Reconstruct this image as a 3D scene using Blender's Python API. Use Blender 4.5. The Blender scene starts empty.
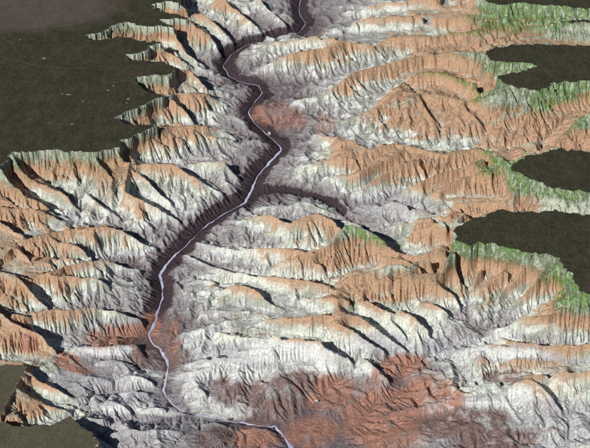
import bpy, math, heapq, time
import numpy as np
T0 = time.time()
rng = np.random.default_rng(7)

# ------------------------------------------------------------------ camera, light, exposure
PITCH = math.radians(33.0)
VFOV = math.radians(22.0)
PW, PH = 590.0, 448.0
HALF_W = math.tan(VFOV / 2) * PW / PH          # tan of half horizontal field of view
F_PX = (PW / 2) / HALF_W
CAM_H = 21800.0
ZS = 0.95                                      # relief is exaggerated in the picture
scene = bpy.context.scene
cam_data = bpy.data.cameras.new("camera")
cam_data.sensor_fit = 'HORIZONTAL'
cam_data.angle = 2 * math.atan(HALF_W)
cam_data.clip_start = 50.0
cam_data.clip_end = 600000.0
cam = bpy.data.objects.new("camera", cam_data)
scene.collection.objects.link(cam)
cam.location = (0, 0, CAM_H)
cam.rotation_euler = (math.radians(90) - PITCH, 0, 0)
scene.camera = cam

SUN_EL = math.radians(35.0)
SUN_AZ = math.radians(215.0)                   # clockwise from the view direction (+Y): left and behind
world = bpy.data.worlds.new("World")
scene.world = world
world.use_nodes = True
wn = world.node_tree.nodes
sky = wn.new('ShaderNodeTexSky')
sky.sky_type = 'NISHITA'
sky.sun_disc = False
sky.altitude = 2200.0
sky.air_density = 0.7
sky.dust_density = 0.6
sky.sun_elevation = SUN_EL
sky.sun_rotation = SUN_AZ
wn['Background'].inputs['Strength'].default_value = 0.05
world.node_tree.links.new(sky.outputs['Color'], wn['Background'].inputs['Color'])
sun_data = bpy.data.lights.new("sun", 'SUN')
sun_data.energy = 5.0
sun_data.angle = math.radians(0.5)
sun_data.color = (1.0, 0.965, 0.91)
sun = bpy.data.objects.new("sun", sun_data)
scene.collection.objects.link(sun)
from mathutils import Vector
sdir = Vector((math.sin(SUN_AZ) * math.cos(SUN_EL), math.cos(SUN_AZ) * math.cos(SUN_EL), math.sin(SUN_EL)))
sun.rotation_euler = sdir.to_track_quat('Z', 'Y').to_euler()
sun.location = sdir * 60000
scene.view_settings.view_transform = 'Standard'
scene.view_settings.look = 'None'
scene.view_settings.gamma = 1.0
scene.view_settings.exposure = -0.02
scene.render.resolution_x = 1024
scene.render.resolution_y = 778

CP, SP = math.cos(PITCH), math.sin(PITCH)
def unproject(px, py, z):
    """direction of a photo pixel, met with the level z (metres, already scaled)"""
    u = (np.asarray(px, float) - PW / 2) / F_PX
    v = (PH / 2 - np.asarray(py, float)) / F_PX
    dx, dy, dz = u, CP + v * SP, -SP + v * CP
    t = (np.asarray(z, float) - CAM_H) / dz
    return t * dx, t * dy
def project(x, y, z):
    rz = z - CAM_H
    d = y * CP - rz * SP
    return PW / 2 + F_PX * x / d, PH / 2 - F_PX * (y * SP + rz * CP) / d

# ------------------------------------------------------------------ value noise
_LAT = rng.random((16, 256, 256)).astype(np.float32)
def vnoise(x, y, seed):
    L = _LAT[seed % 16]
    xi = np.floor(x); yi = np.floor(y)
    fx = (x - xi); fy = (y - yi)
    fx = fx * fx * fx * (fx * (fx * 6 - 15) + 10)
    fy = fy * fy * fy * (fy * (fy * 6 - 15) + 10)
    i0 = xi.astype(np.int64) & 255; j0 = yi.astype(np.int64) & 255
    i1 = (i0 + 1) & 255; j1 = (j0 + 1) & 255
    a = L[j0, i0]; b = L[j0, i1]; c = L[j1, i0]; d = L[j1, i1]
    return ((a + (b - a) * fx) * (1 - fy) + (c + (d - c) * fx) * fy) * 2 - 1
def fbm(x, y, wl, octs, seed, gain=0.5):
    s = 0; amp = 1.0; tot = 0
    for o in range(octs):
        s = s + amp * vnoise(x / wl + 17.3 * o, y / wl + 41.7 * o, seed + o)
        tot += amp; amp *= gain; wl *= 0.5
    return s / tot

# ------------------------------------------------------------------ what the photograph shows, as lines (photo x, photo y, height in metres above the river)
RIVER = [(312,-40),(306,-12),(300,2),(299,14),(306,24),(298,34),(286,36),(266,41),(246,45),(231,55),(223,66),(229,76),(240,82),(259,86),(263,93),
         (253,104),(248,113),(256,125),(268,135),(280,146),(282,150),(270,162),(258,176),(251,191),(246,202),(228,212),(208,224),
         (200,231),(186,246),(175,255),(167,264),(160,275),(163,289),(163,297),(158,310),(156,321),(148,335),(153,343),(162,352),
         (167,361),(168,371),(166,381),(163,390),(172,404),(181,411),(197,414),(220,419),(239,423),(256,425),(275,427),(281,433),
         (287,441),(294,452),(306,472),(312,500),(320,530)]
CRESTS = {
 # right of the river, nearest first
 'r_knob':[(507,389,600),(516,382,900),(526,379,1010),(537,381,1010),(544,388,880),(550,395,760),(562,408,500)],
 'r_bench':[(426,406,330),(440,401,430),(453,398,480),(470,396,520),(490,396,560),(507,390,620)],
 'r_second':[(500,386,480),(514,381,640),(524,376,950),(534,372,1100),(552,369,1150),(562,370,1130),(575,370,1100),(590,367,1150),(640,360,1250),(700,352,1400)],
 'r_long':[(462,349,560),(476,344,800),(496,342,1050),(511,344,1130),(526,342,1180),(542,342,1200),(562,344,1200),(582,343,1200),(600,341,1250),(640,336,1350),(700,330,1500)],
 'r_rimspur':[(494,328,500),(506,326,650),(516,320,850),(524,315,1050),(537,316,1150),(549,314,1250),(567,304,1400),(580,298,1600)],
 'r_amph':[(509,309,550),(518,299,800),(527,289,1050),(538,280,1250),(550,272,1450),(558,265,1650)],
 'r_amph2':[(480,288,700),(491,278,950),(501,272,1150),(509,263,1450)],
 'r_mesa':[(362,288,900),(375,280,1150),(393,277,1200),(411,275,1250),(430,273,1250),(444,269,1350),(449,258,1500),(452,247,1700)],
 'r_mesaedge':[(430,274,1250),(433,282,1080),(444,288,950),(456,293,760),(460,305,560)],
 'r_mid':[(336,285,820),(349,277,1000),(367,271,1150),(390,263,1250),(410,260,1300),(432,256,1400)],
 'r_white':[(366,297,1080),(375,304,1150),(398,307,1100),(411,313,1000),(419,322,800),(430,329,500)],
 'r_orange':[(255,323,480),(262,320,700),(268,317,900),(291,316,1150),(316,314,1200),(326,312,1200),(344,312,1250),(357,314,1200),(370,321,1050),(380,329,850),(390,337,620),(406,349,380)],
 'r_orange2':[(330,318,1150),(337,323,1150),(352,328,1050),(360,335,850),(385,350,480)],
 'r_front':[(203,327,330),(229,334,520),(252,335,680),(273,335,850),(296,337,1050),(309,339,1120),(320,338,1150),(324,346,1080),(332,352,900),(349,358,600),(362,362,430)],
 'r_lowspur':[(358,355,560),(372,364,540),(389,379,400)],
 'r_low1':[(187,364,200),(199,360,330),(214,356,430),(247,355,520),(275,352,650)],
 'r_low2':[(174,380,120),(183,372,250),(196,371,300),(215,366,330)],
 'r_low3':[(177,337,150),(186,332,300),(199,328,400),(214,322,500),(235,317,560)],
 'r_knoll':[(218,290,560),(229,284,950),(240,284,1050),(252,287,1050),(261,292,1000),(265,299,850),(285,309,500)],
 'r_knoll2':[(217,301,480),(224,294,780),(232,294,760),(240,299,600)],
 'r_ridge5':[(182,253,230),(199,260,400),(212,264,480),(228,270,560),(253,274,750),(270,276,900),(291,278,1100),(306,278,1150),(319,282,1050),(331,286,850)],
 'r_ridge4':[(188,240,230),(203,243,400),(220,245,480),(240,247,620),(255,246,800),(270,246,950),(291,248,1100),(316,250,1150),(329,243,1250),(339,232,1400),(346,222,1500),(360,226,1500),(375,233,1450),(387,241,1300),(398,248,1150),(415,254,1050),(424,254,1100),(434,247,1300),(446,244,1600)],
 'r_ridge3':[(235,222,420),(250,216,700),(260,214,900),(268,214,1020),(276,216,1050),(283,222,980),(291,223,980),(298,218,1080),(311,214,1130),(321,213,1150),(333,219,1050),(340,226,950)],
 'r_ridge3b':[(255,207,390),(270,205,430),(290,203,520),(298,197,600),(306,199,600),(320,206,550),(335,213,420)],
 'r_tri1':[(378,207,500),(385,203,650),(393,201,800),(406,203,950),(414,207,1000),(425,209,900),(431,211,700)],
 'r_tri2':[(446,207,700),(457,201,1050),(469,199,1150),(487,199,1200),(502,199,1250),(512,196,1350),(522,188,1500),(530,182,1700)],
 'r_tri3':[(392,226,650),(402,221,850),(413,219,950),(424,217,1000),(441,212,1080),(455,209,1120),(464,211,1150),(470,218,1300)],
 'r_tri4':[(405,240,600),(409,233,850),(417,228,980),(428,227,1080),(437,223,1300),(448,221,1600)],
 'r_far1':[(312,131,500),(319,133,700),(329,136,800),(342,137,950),(352,138,1100),(360,144,1150),(370,148,1150),(382,146,1150),(395,142,1150),(406,144,1100),(420,148,1050),(434,151,1080),(448,153,1120),(460,149,1180),(477,146,1200),(490,150,1350),(503,157,1500),(512,165,1700)],
 'r_far1b':[(295,167,450),(305,164,600),(316,162,720),(329,159,850),(342,155,1000),(352,148,1120)],
 'r_far1c':[(322,176,500),(337,174,750),(349,175,850),(360,172,980),(370,165,1080),(385,158,1100),(400,152,1100)],
 'r_far1d':[(350,193,450),(362,188,680),(370,181,820),(380,174,980),(395,166,1080),(420,158,1100)],
 'r_diag1':[(390,194,500),(403,188,800),(416,182,980),(440,173,1100),(465,165,1200),(485,158,1350)],
 'r_diag2':[(427,195,600),(440,189,900),(453,182,1050),(470,174,1150),(492,168,1450)],
 'r_far2':[(345,118,450),(360,113,650),(375,106,850),(390,97,1000),(402,91,1080),(418,92,1120),(436,93,1120),(450,95,1150),(467,97,1250),(482,97,1400),(505,91,1700)],
 'r_far2b':[(420,93,1150),(424,103,1100),(430,114,1000),(438,125,650)],
 'r_far2c':[(462,97,1200),(467,108,1130),(480,121,980),(486,128,700)],
 'r_farcorner':[(552,145,1000),(565,130,1200),(580,117,1500),(600,108,1750)],
 'r_far3':[(285,104,350),(300,98,500),(318,94,650),(331,86,800),(342,79,980),(352,71,1130),(362,68,1150),(375,66,1100),(390,62,1100),(405,58,1150),(425,54,1200),(450,50,1300),(475,50,1600)],
 'r_far3b':[(362,104,480),(380,95,750),(396,85,950),(411,75,1100),(425,71,1150),(445,72,1200),(460,76,1350),(478,80,1500)],
 'r_far4':[(255,70,420),(266,64,600),(278,58,850),(291,53,1000),(305,50,1080),(320,47,1130),(335,46,1150),(345,40,1150),(358,42,1050),(375,44,950)],
 'r_far4b':[(240,52,380),(262,46,500),(280,41,650),(300,38,800),(318,36,950),(335,36,1050),(346,39,1130)],
 'r_far5':[(325,30,450),(338,26,700),(344,24,850),(352,20,1000),(367,17,1100),(390,15,1150),(420,13,1200),(455,13,1300),(490,9,1600)],
 'r_far6':[(378,40,700),(392,36,900),(410,34,1050),(430,36,1150),(455,32,1150),(490,29,1200),(530,27,1300),(556,23,1600)],
 'r_far7':[(345,9,600),(360,6,800),(380,2,1000),(410,-2,1150),(440,-6,1300)],
 # left of the river, farthest first
 'l_0c':[(255,-6,900),(268,6,700),(282,18,550),(290,28,400)],
 'l_0b':[(215,-8,1200),(228,0,1150),(238,8,1050),(250,20,800),(268,32,500)],
 'l_0':[(180,3,1450),(190,7,1250),(202,12,1150),(214,22,1000),(228,34,600),(238,42,400)],
 'l_1':[(189,19,1450),(197,26,1150),(207,32,1000),(215,40,700),(222,50,450)],
 'l_2':[(174,28,1450),(178,38,1150),(185,47,1000),(195,56,800),(205,62,500)],
 'l_3':[(160,43,1450),(168,50,1150),(178,56,1050),(186,62,800),(200,66,500),(214,70,400)],
 'l_4':[(178,70,1300),(190,68,1150),(199,76,1100),(207,86,800),(222,90,450)],
 'l_5':[(167,94,1400),(178,92,1200),(190,92,1150),(205,93,1000),(215,97,750),(228,103,450)],
 'l_5b':[(168,97,1300),(180,104,1120),(188,112,900),(194,120,600)],
 'l_6':[(160,127,1300),(173,125,1150),(185,125,1100),(196,125,1050),(208,126,950),(218,125,850),(226,128,650),(236,137,420)],
 'l_7':[(118,150,1450),(124,157,1250),(135,161,1180),(150,162,1150),(172,161,1150),(181,167,1080),(192,174,950),(207,183,650),(222,192,430)],
 'l_7b':[(190,163,600),(201,161,780),(215,160,850),(224,160,850),(231,168,600),(238,176,400)],
 'l_8':[(12,157,1480),(18,166,1300),(26,175,1200),(38,181,1120),(53,188,1030),(62,191,950),(68,195,850),(72,202,600),(85,213,420)],
 'l_9':[(2,168,1480),(6,177,1350),(12,185,1230),(24,191,1130),(36,198,1000),(46,204,850),(55,212,600)],
 'l_10':[(128,160,1250),(126,175,1100),(124,190,1000),(134,196,970),(143,199,950),(153,204,850),(163,209,600),(180,220,400)],
 'l_11':[(-20,262,1300),(5,252,1150),(13,244,1150),(25,238,1150),(38,234,1150),(51,230,1130),(66,228,1100),(84,226,1130),(97,225,1100),(109,226,1000),(120,229,880),(132,235,700),(142,241,500),(156,246,350)],
 'l_12':[(-40,262,1400),(-10,268,1250),(0,271,1200),(15,274,1130),(33,274,1100),(48,271,1060),(59,266,1060),(71,263,1000),(84,262,950),(95,260,870),(104,260,800),(115,260,650),(126,265,500),(140,268,380)],
 'l_12b':[(45,276,1080),(58,275,1020),(71,276,950),(87,277,880),(99,278,800),(108,284,550)],
 'l_13':[(8,276,1180),(18,278,1150),(26,282,1120),(33,290,1040),(39,298,880),(48,304,600)],
 'l_14':[(-30,300,1400),(-8,308,1250),(3,313,1200),(10,321,1180),(24,326,1120),(33,330,1060),(43,336,960),(50,342,860),(56,348,650),(68,352,450)],
 'l_15':[(12,313,1100),(28,313,1080),(42,311,1050),(55,308,1020),(66,311,950),(78,309,880),(90,306,800),(102,307,700),(115,310,560),(128,315,450),(142,320,330)],
 'l_16':[(70,347,480),(81,345,480),(97,345,460),(109,347,440),(120,344,430),(136,343,360),(140,350,300),(148,362,150)],
 'l_17':[(24,363,1380),(32,364,1150),(45,363,800),(58,356,640),(68,356,600),(78,364,560),(90,373,450),(100,376,350)],
 'l_18':[(28,371,1420),(34,376,1280),(40,381,1170),(51,386,1100),(61,390,1000),(68,395,850),(75,401,650),(88,404,420)],
 'l_19':[(16,388,1430),(24,392,1290),(38,400,1160),(51,405,1090),(60,406,1000),(67,409,850),(73,414,650)],
 'l_20':[(82,380,350),(89,375,420),(100,377,400),(112,381,300)],
 'l_21':[(114,381,280),(125,375,380),(136,375,400),(148,379,330),(160,388,100)],
 'l_22':[(97,405,350),(109,400,430),(122,404,390),(131,412,280)],
 'l_23':[(79,419,500),(87,417,520),(102,418,480),(117,417,400),(130,421,320)],
 'l_26':[(60,400,380),(72,398,400),(90,394,380),(104,396,300)],
 'l_27':[(120,392,260),(134,389,330),(148,392,260)],
 'l_28':[(140,412,230),(152,407,300),(166,409,220)],
 'l_29':[(96,363,330),(110,359,370),(126,361,330),(138,367,230)],
 'l_24':[(84,429,1400),(90,432,1100),(100,438,900),(112,447,700),(125,456,600)],
 'l_25':[(110,432,480),(125,428,500),(145,430,460),(165,428,400),(182,432,300)],
 'r_amph4':[(497,295,650),(506,286,850),(516,277,1080),(526,268,1300),(534,258,1600)],
 'r_amph5':[(530,309,800),(540,303,1000),(552,296,1200),(562,286,1450),(570,279,1650)],
 'r_amph6':[(462,284,800),(458,272,1120),(455,260,1430),(457,249,1660)],
 'r_amph7':[(484,262,1350),(478,270,1120),(474,280,850)],
 'r_x1':[(200,312,430),(215,308,520),(232,307,560),(250,309,560)],
 'r_x2':[(186,283,330),(200,278,450),(216,280,520)],
 'r_x3':[(232,347,520),(252,344,620),(275,346,700),(292,348,720)],
 'r_x4':[(276,262,760),(292,262,850),(308,263,880),(324,266,820)],
 'r_x5':[(300,296,800),(316,297,950),(334,298,1020),(350,300,980)],
 'r_x6':[(420,300,900),(436,303,820),(448,312,640)],
 'r_x7':[(380,252,1150),(398,256,1200),(416,259,1150)],
 'r_x8':[(388,318,800),(398,326,680),(408,336,480)],
 'r_bench2':[(440,390,400),(448,386,470),(462,385,510),(480,384,560),(500,381,640)],
 'l_9b':[(-15,206,1250),(0,208,1150),(20,206,1100),(37,210,980),(52,214,800),(66,221,520)],
 'l_9c':[(-12,218,1250),(2,222,1150),(14,227,1080),(24,235,900)],
 'l_11b':[(18,247,1130),(26,254,1030),(32,262,880)],
 'l_11c':[(60,240,1050),(74,245,960),(82,248,900),(91,252,760)],
 'l_face':[(96,156,1430),(103,166,1250),(112,176,1080),(110,190,850)],
 'l_7c':[(136,170,1000),(146,178,900),(156,188,760),(170,200,520)],
 'l_8b':[(84,190,850),(92,198,760),(104,206,600),(120,216,430)],
 # low hills by the near bend
 'm_rib1':[(438,405,420),(432,417,300)], 'm_rib2':[(472,404,470),(468,424,330)], 'm_rib3':[(455,404,450),(450,420,310)], 'm_rib4':[(490,404,500),(486,422,370)],
 'm_rib5':[(505,396,600),(514,411,500),(524,428,420)], 'm_rib6':[(545,396,760),(556,412,560),(572,432,420)], 'm_rib7':[(570,385,720),(582,402,560),(596,420,460)],
 'm_w1':[(186,396,150),(194,388,230),(204,392,240),(214,400,150)], 'm_w2':[(226,410,140),(236,402,220),(248,404,200)],
 'm_red':[(243,431,180),(252,427,230),(264,427,240),(275,431,200),(284,445,110)],
 'm_dark':[(198,434,180),(208,424,220),(220,422,230),(235,428,130)],
 'm_violet':[(250,412,170),(256,396,310),(268,383,380),(285,380,390),(298,388,310),(304,404,180)],
 'm_violet2':[(268,383,380),(272,400,290),(276,417,170)],
 'm_violet3':[(287,382,380),(291,398,270),(294,414,150)],
 'm_bench':[(258,369,360),(275,366,400),(300,364,430),(318,368,390),(328,376,290)],
 'm_lip':[(430,407,400),(450,404,450),(470,403,480),(490,404,500),(506,402,540)],
 'm_brown':[(215,399,180),(225,387,300),(236,381,340),(243,389,260),(246,400,150)],
 'm_brown2':[(236,381,340),(234,394,250),(232,406,140)],
 'm_spur':[(295,361,430),(309,361,430),(321,372,300)],
 'm_r1':[(345,388,260),(360,392,280),(375,396,220)],
 'm_r2':[(372,425,200),(390,414,280),(408,410,320),(425,412,330)],
 'm_r3':[(352,452,150),(375,440,230),(400,432,280),(430,428,330)],
 'm_r4':[(440,440,300),(460,428,360),(480,415,430)],
 'm_r5':[(305,436,120),(318,420,180),(332,404,240)],
}
def lift(z):
    return z + 110 * math.exp(-((z - 520) / 190.0) ** 2)
CRESTS = {k: [(x, y, lift(z) if k[0] != 'm' else z) if k not in ('l_17', 'l_18', 'l_19', 'l_24') else (x, y, 220 + (z - 220) * 0.52) for x, y, z in c] for k, c in CRESTS.items()}
NOVALLEY = {'m_violet2','m_violet3','m_bench','m_lip','m_brown2','m_rib1','m_rib2','m_rib3','m_rib4','m_rib5','m_rib6','m_rib7','m_w1','m_w2','m_red','m_dark','m_violet','m_brown','m_spur','m_r1','m_r2','m_r3','m_r4','m_r5','r_bench','r_knoll2','l_20','l_21','l_22','l_23','l_25','r_lowspur','r_ridge3b'}
SPURS = {'l_26','l_27','l_28','l_29','r_x1','r_x2','r_x3','r_x4','r_x5','r_x6','r_x7','r_x8','r_amph4','r_amph5','r_amph6','r_amph7','r_bench2','l_9c','l_11b','l_11c','l_face','l_7c','l_8b','r_far1b','r_far1c','r_far1d','r_diag1','r_diag2','r_orange2','l_12b','l_5b','r_far2b','r_far2c','r_amph2','r_mesaedge','r_far4b'}
STREAMS = [
 [(155,8,1380),(164,12.5,1250),(180,16,1100),(189,15.5,800),(197,21.6,557)],
 [(163,21.5,1380),(168,24.5,1280),(174,25,1000),(178,33.6,557)],
 [(94,40.5,1350),(105,40,1230),(120,38.5,1180),(138,41,1120),(152,43,1000),(160,42,850),(168,45.6,560)],
 [(130,59.5,1350),(140,61,1250),(148,60.5,1150),(164,62,950),(178,65.6,625)],
 [(141,86,1320),(148,92,1150),(160,92.5,950),(167,89.6,670)],
 [(123,123,1280),(137,124.5,1100),(152,124,880),(160,122.6,625)],
 [(533,66,1650),(520,69.5,1520),(505,74,1380),(494,75.5,1150)],
 [(640,20,1500),(590,21.5,1450),(560,22,1400),(540,23,1250),(525,22,1050)],
 [(660,46,1300),(590,44.5,1200),(543,42.5,1100),(519,41,1000),(495,45,900)],
 [(660,153,1300),(590,150,1200),(556,146,1000)],
 [(660,218,1480),(590,215,1420),(553,211,1350),(530,211,1200),(509,209.5,1020),(485,211,760),(470,213.4,630)],
 [(-60,421,790),(0,420.5,760),(13,421,720),(36,422.5,610),(60,420,500),(78,417,420)],
 [(-60,366,700),(0,364,600),(20,360,540),(40,358,480),(70,352,430)],
 [(249,424,60),(248,412,90),(249,400,140),(252,386,220),(255,374,300)],
 [(211,418,60),(209,405,100),(208,392,160),(212,378,240)],
 [(405,425,180),(434,419,270),(455,421,300),(480,421,340),(508,419,410)],
 [(293,447,25),(297,434,50),(307,413,90),(320,398,130),(331,383,190),(342,373,250),(360,366,330)],
 [(335,470,50),(341,447,70),(346,430,100),(362,419,120),(369,411,135),(375,403,150),(390,400,170),(406,391,200),(398,378,220),(405,367,250),(425,355,290),(450,344,350),(466,334,400),(470,315,450),(468,299,540),(462,285,700),(460,270,1000)],
 [(450,344,350),(430,331,420),(419,319,490),(400,304,620),(385,296,760),(370,291,900)],
 [(466,334,400),(500,334,500),(540,333,650),(590,332,800)],
 [(246,201,20),(255,194,90),(265,190,130),(281,190,170),(298,193,210),(314,195,240),(328,200,280),(342,210,310),(355,220,340),(375,231,370),(395,243,430),(412,250,540),(425,250,700),(440,243,1000)],
 [(342,210,310),(360,202,350),(380,198,400),(400,197,460),(425,203,520),(442,205,580),(460,195,700),(485,184,900),(500,175,1200)],
 [(268,133,20),(290,137,200),(310,135,320),(335,131,400),(360,136,440),(400,138,500),(440,146,560),(475,140,640),(510,143,760),(549,139,900),(570,119,1050),(584,104,1250)],
 [(262,91,20),(290,108,250),(320,108,350),(345,112,400),(380,100,520),(400,86,640),(440,82,800)],
 [(259,85,20),(290,80,300),(330,76,400),(370,60,520),(400,53,650),(440,45,800)],
 [(300,33,20),(320,38,250),(360,32,400),(400,28,550),(440,22,700),(490,20,900)],
 [(305,24,20),(330,18,300),(370,8,450),(420,4,650)],
 [(181,411,30),(150,420,120),(125,420,200),(100,428,300),(80,424,450)],
 [(164,388,30),(140,392,150),(115,390,230),(95,392,300),(75,408,450)],
 [(167,370,30),(145,370,140),(120,362,220),(90,356,330),(70,352,420)],
 [(148,335,30),(120,335,220),(90,333,320),(60,336,450)],
]
P_LEFT = [(-300,-60),(175,-60),(177,-10),(179,2),(170,1.5),(161,2),(151,4.5),(155,9),(164,12),(178,14.5),(189,17),(188,19),(176,18),(165,20),(160,21),(166,24.5),(174,26.5),(173,28.5),(164,27.5),(136,25.5),
          (130,22.5),(115,24.5),(100,33),(86,36.5),(94,41),(105,38.5),(125,36.5),(138,39),(151,41.5),(160,42),(160,43.5),(151,45.5),(146,50),(138,53),(127,55),(129,61),(148,60),(164,62),(175,67),
          (176,70),(172,74),(161,75),(151,75.5),(136,77),(143,88),(147,92),(160,93),(167,94),(163,97),(150,101),(140,106),(128,112),(118,118),(125,124),(137,125),(150,125),(158,126),
          (153,129),(145,132),(128,138),(118,141),(120,148),(112,149.5),(102,152),(94,154),(81,152),(66,152),(55,151),(38,152),(15,152),(10,156),(9,160),(4,164),(-2,167),(-40,176),(-120,190),(-300,220)]
P_BL1 = [(-200,372),(0,366),(13,363.5),(20,362.5),(25,367),(28,375),(19,382),(15,391),(8,399),(5,409),(0,418),(-20,419),(-200,425)]
P_BL2 = [(-200,424),(0,422.5),(13,426),(36,424),(60,422),(69,418.5),(72,420),(81,428),(88,434),(97,444),(108,458),(120,480),(130,520),(-200,560)]
P_R1 = [(476,-60),(476,-4),(492,4),(526,4),(559,6.5),(590,9),(640,12),(800,15),(800,-60)]
P_R1B = [(548,23),(566,20.5),(590,19.5),(640,18),(800,18),(800,24),(640,23.5),(590,22.5),(566,23)]
P_R2 = [(488,51.5),(502,47),(519,42.5),(543,44),(590,46),(640,47),(800,50),(800,84),(640,82),(590,80.5),(580,80),(563,81.5),(549,86),(539,91.5),(515,89),(505,83),(496,76.5),(505,73.5),(525,70),(536,66),(530,63),(510,63),(492,61.5),(482,56)]
P_R3 = [(508,168),(512,162),(525,155),(545,152),(555,147.5),(590,152),(640,156),(800,165),(800,205),(640,197),(590,194),(553,187.5),(539,182.5),(526,176)]
P_R4 = [(462,222),(472,217),(481,215),(492,213),(509,210),(542,212),(553,211),(590,215),(640,218),(800,225),(800,310),(640,300),(590,296.5),(581,293),(575,284),(567,272),(564,263),(559,257.5),(536,253),(509,246.5),(492,243.5),(468,243.5),(459,241),(456,233),(458,226)]
PLATEAUS = [('left', P_LEFT, 1500), ('near_upper', P_BL1, 860), ('near_lower', P_BL2, 860), ('right_top', P_R1, 1800), ('right_strip', P_R1B, 1750),
            ('right_far', P_R2, 1780), ('right_middle', P_R3, 1770), ('right_big', P_R4, 1750)]

# ------------------------------------------------------------------ terrain grid: rows of even ground angle, columns fanning out with distance
NC, NR = 1160, 1000
PY_NEAR, PY_FAR, SIDE = 545.0, -42.0, 1.30
def row_y(j, n):
    py = PY_NEAR + (PY_FAR - PY_NEAR) * (np.asarray(j, float) / (n - 1))
    return unproject(PW / 2, py, 0.0)[1]
def half_width(y):
    return SIDE * HALF_W * (y * CP + CAM_H * SP)
def grid(nc, nr):
    y = row_y(np.arange(nr), nr)
    t = np.linspace(-1, 1, nc)
    Y = np.repeat(y[:, None], nc, 1)
    X = t[None, :] * half_width(y)[:, None]
    return X, Y
def to_grid(x, y, nc, nr):
    _, py = project(np.zeros_like(y), y, 0.0)
    j = (py - PY_NEAR) / (PY_FAR - PY_NEAR) * (nr - 1)
    i = (x / half_width(y) + 1) / 2 * (nc - 1)
    return i, j
def densify(pts, step):
    out = []
    for a, b in zip(pts[:-1], pts[1:]):
        n = max(1, int(math.dist(a[:2], b[:2]) / step))
        for k in range(n):
            f = k / n
            out.append(tuple(a[q] + (b[q] - a[q]) * f for q in range(len(a))))
    out.append(tuple(pts[-1]))
    return np.array(out, float)
def smooth_line(P, n=2):
    for _ in range(n):
        Q = P.copy(); Q[1:-1] = 0.25 * P[:-2] + 0.5 * P[1:-1] + 0.25 * P[2:]; P = Q
    return P
riv = densify(RIVER, 0.5)
riv_z = np.interp(riv[:, 1], [-20, 250, 448], [0, 25, 60])
riv_x, riv_y = unproject(riv[:, 0], riv[:, 1], riv_z * ZS)
riv_xy = smooth_line(np.stack([riv_x, riv_y], 1), 6)
_s = np.arange(len(riv_xy)) * 0.5
riv_xy = riv_xy + np.stack([38 * fbm(_s, _s * 0, 5.0, 3, 3), 50 * fbm(_s, _s * 0 + 9, 5.0, 3, 5)], 1)

def in_poly(X, Y, px, py):
    inside = np.zeros(X.shape, bool)
    n = len(px)
    for k in range(n):
        x0, y0, x1, y1 = px[k], py[k], px[(k + 1) % n], py[(k + 1) % n]
        if y0 == y1: continue
        c = (y0 > Y) != (y1 > Y)
        rows = np.where(c)
        xi = (x1 - x0) * (Y[rows] - y0) / (y1 - y0) + x0
        inside[rows] ^= X[rows] < xi
    return inside
def plateau_mask(X, Y):
    wx = X + 170 * fbm(X, Y, 600, 4, 3, 0.62) + 70 * fbm(X, Y, 170, 2, 8); wy = Y + 230 * fbm(X, Y, 600, 4, 6, 0.62) + 100 * fbm(X, Y, 170, 2, 11)
    M = np.zeros(X.shape, np.int16); Z = np.zeros(X.shape)
    for k, (nm, poly, z) in enumerate(PLATEAUS):
        P = densify(poly + poly[:1], 3.0)
        x, y = unproject(P[:, 0], P[:, 1], z * ZS)
        m = in_poly(wx, wy, x, y)
        M[m] = k + 1; Z[m] = z
    return M, Z

def constraints(nc, nr):
    S = np.zeros((nr, nc)); W = np.zeros((nr, nc))
    def lay(P, over):
        x, y = unproject(P[:, 0], P[:, 1], P[:, 2] * ZS)
        i, j = to_grid(x, y, nc, nr)
        i = np.rint(i).astype(int); j = np.rint(j).astype(int)
        ok = (i >= 0) & (i < nc) & (j >= 0) & (j < nr)
        i, j, z = i[ok], j[ok], P[ok, 2]
        s = np.zeros((nr, nc)); w = np.zeros((nr, nc))
        np.add.at(s, (j, i), z); np.add.at(w, (j, i), 1)
        m = w > 0
        if over: S[m] = s[m] / w[m]; W[m] = 1
        else:
            low = m & ((W == 0) | (s / np.maximum(w, 1) < S))
            S[low] = (s / np.maximum(w, 1))[low]; W[low] = 1
    for nm, c in CRESTS.items():
        if nm in NOVALLEY: continue
        P = densify(c, 0.4)
        V = P.copy(); V[:, 1] -= 3.4; V[:, 2] = np.minimum(P[:, 2] * (0.75 if nm in SPURS else 0.48) + 40, P[:, 2] - 50)
        lay(V, False)
    crest_w = W.copy()
    for nm, c in CRESTS.items():
        lay(densify(c, 0.4), True)
    for s in STREAMS: lay(densify(s, 0.4), True)
    R = np.stack([riv[:, 0], riv[:, 1], np.maximum(riv_z, 0) + 0], 1)
    base = np.interp(R[:, 1], [-20, 280, 340, 400, 448], [270, 270, 180, 90, 70])
    # the river line carries the bench level; the gorge is cut below it afterwards
    R2 = R.copy(); R2[:, 2] = base
    x, y = riv_xy[:, 0], riv_xy[:, 1]
    i, j = to_grid(x, y, nc, nr); i = np.rint(i).astype(int); j = np.rint(j).astype(int)
    ok = (i >= 0) & (i < nc) & (j >= 0) & (j < nr)
    S[j[ok], i[ok]] = base[ok]; W[j[ok], i[ok]] = 1
    return S, W

def upsample(A, nr, nc):
    r0, c0 = A.shape
    jj = np.linspace(0, r0 - 1, nr); ii = np.linspace(0, c0 - 1, nc)
    j0 = np.minimum(jj.astype(int), r0 - 2); i0 = np.minimum(ii.astype(int), c0 - 2)
    fj = (jj - j0)[:, None]; fi = (ii - i0)[None, :]
    B = A[j0] * (1 - fj) + A[j0 + 1] * fj
    return B[:, i0] * (1 - fi) + B[:, i0 + 1] * fi

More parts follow.
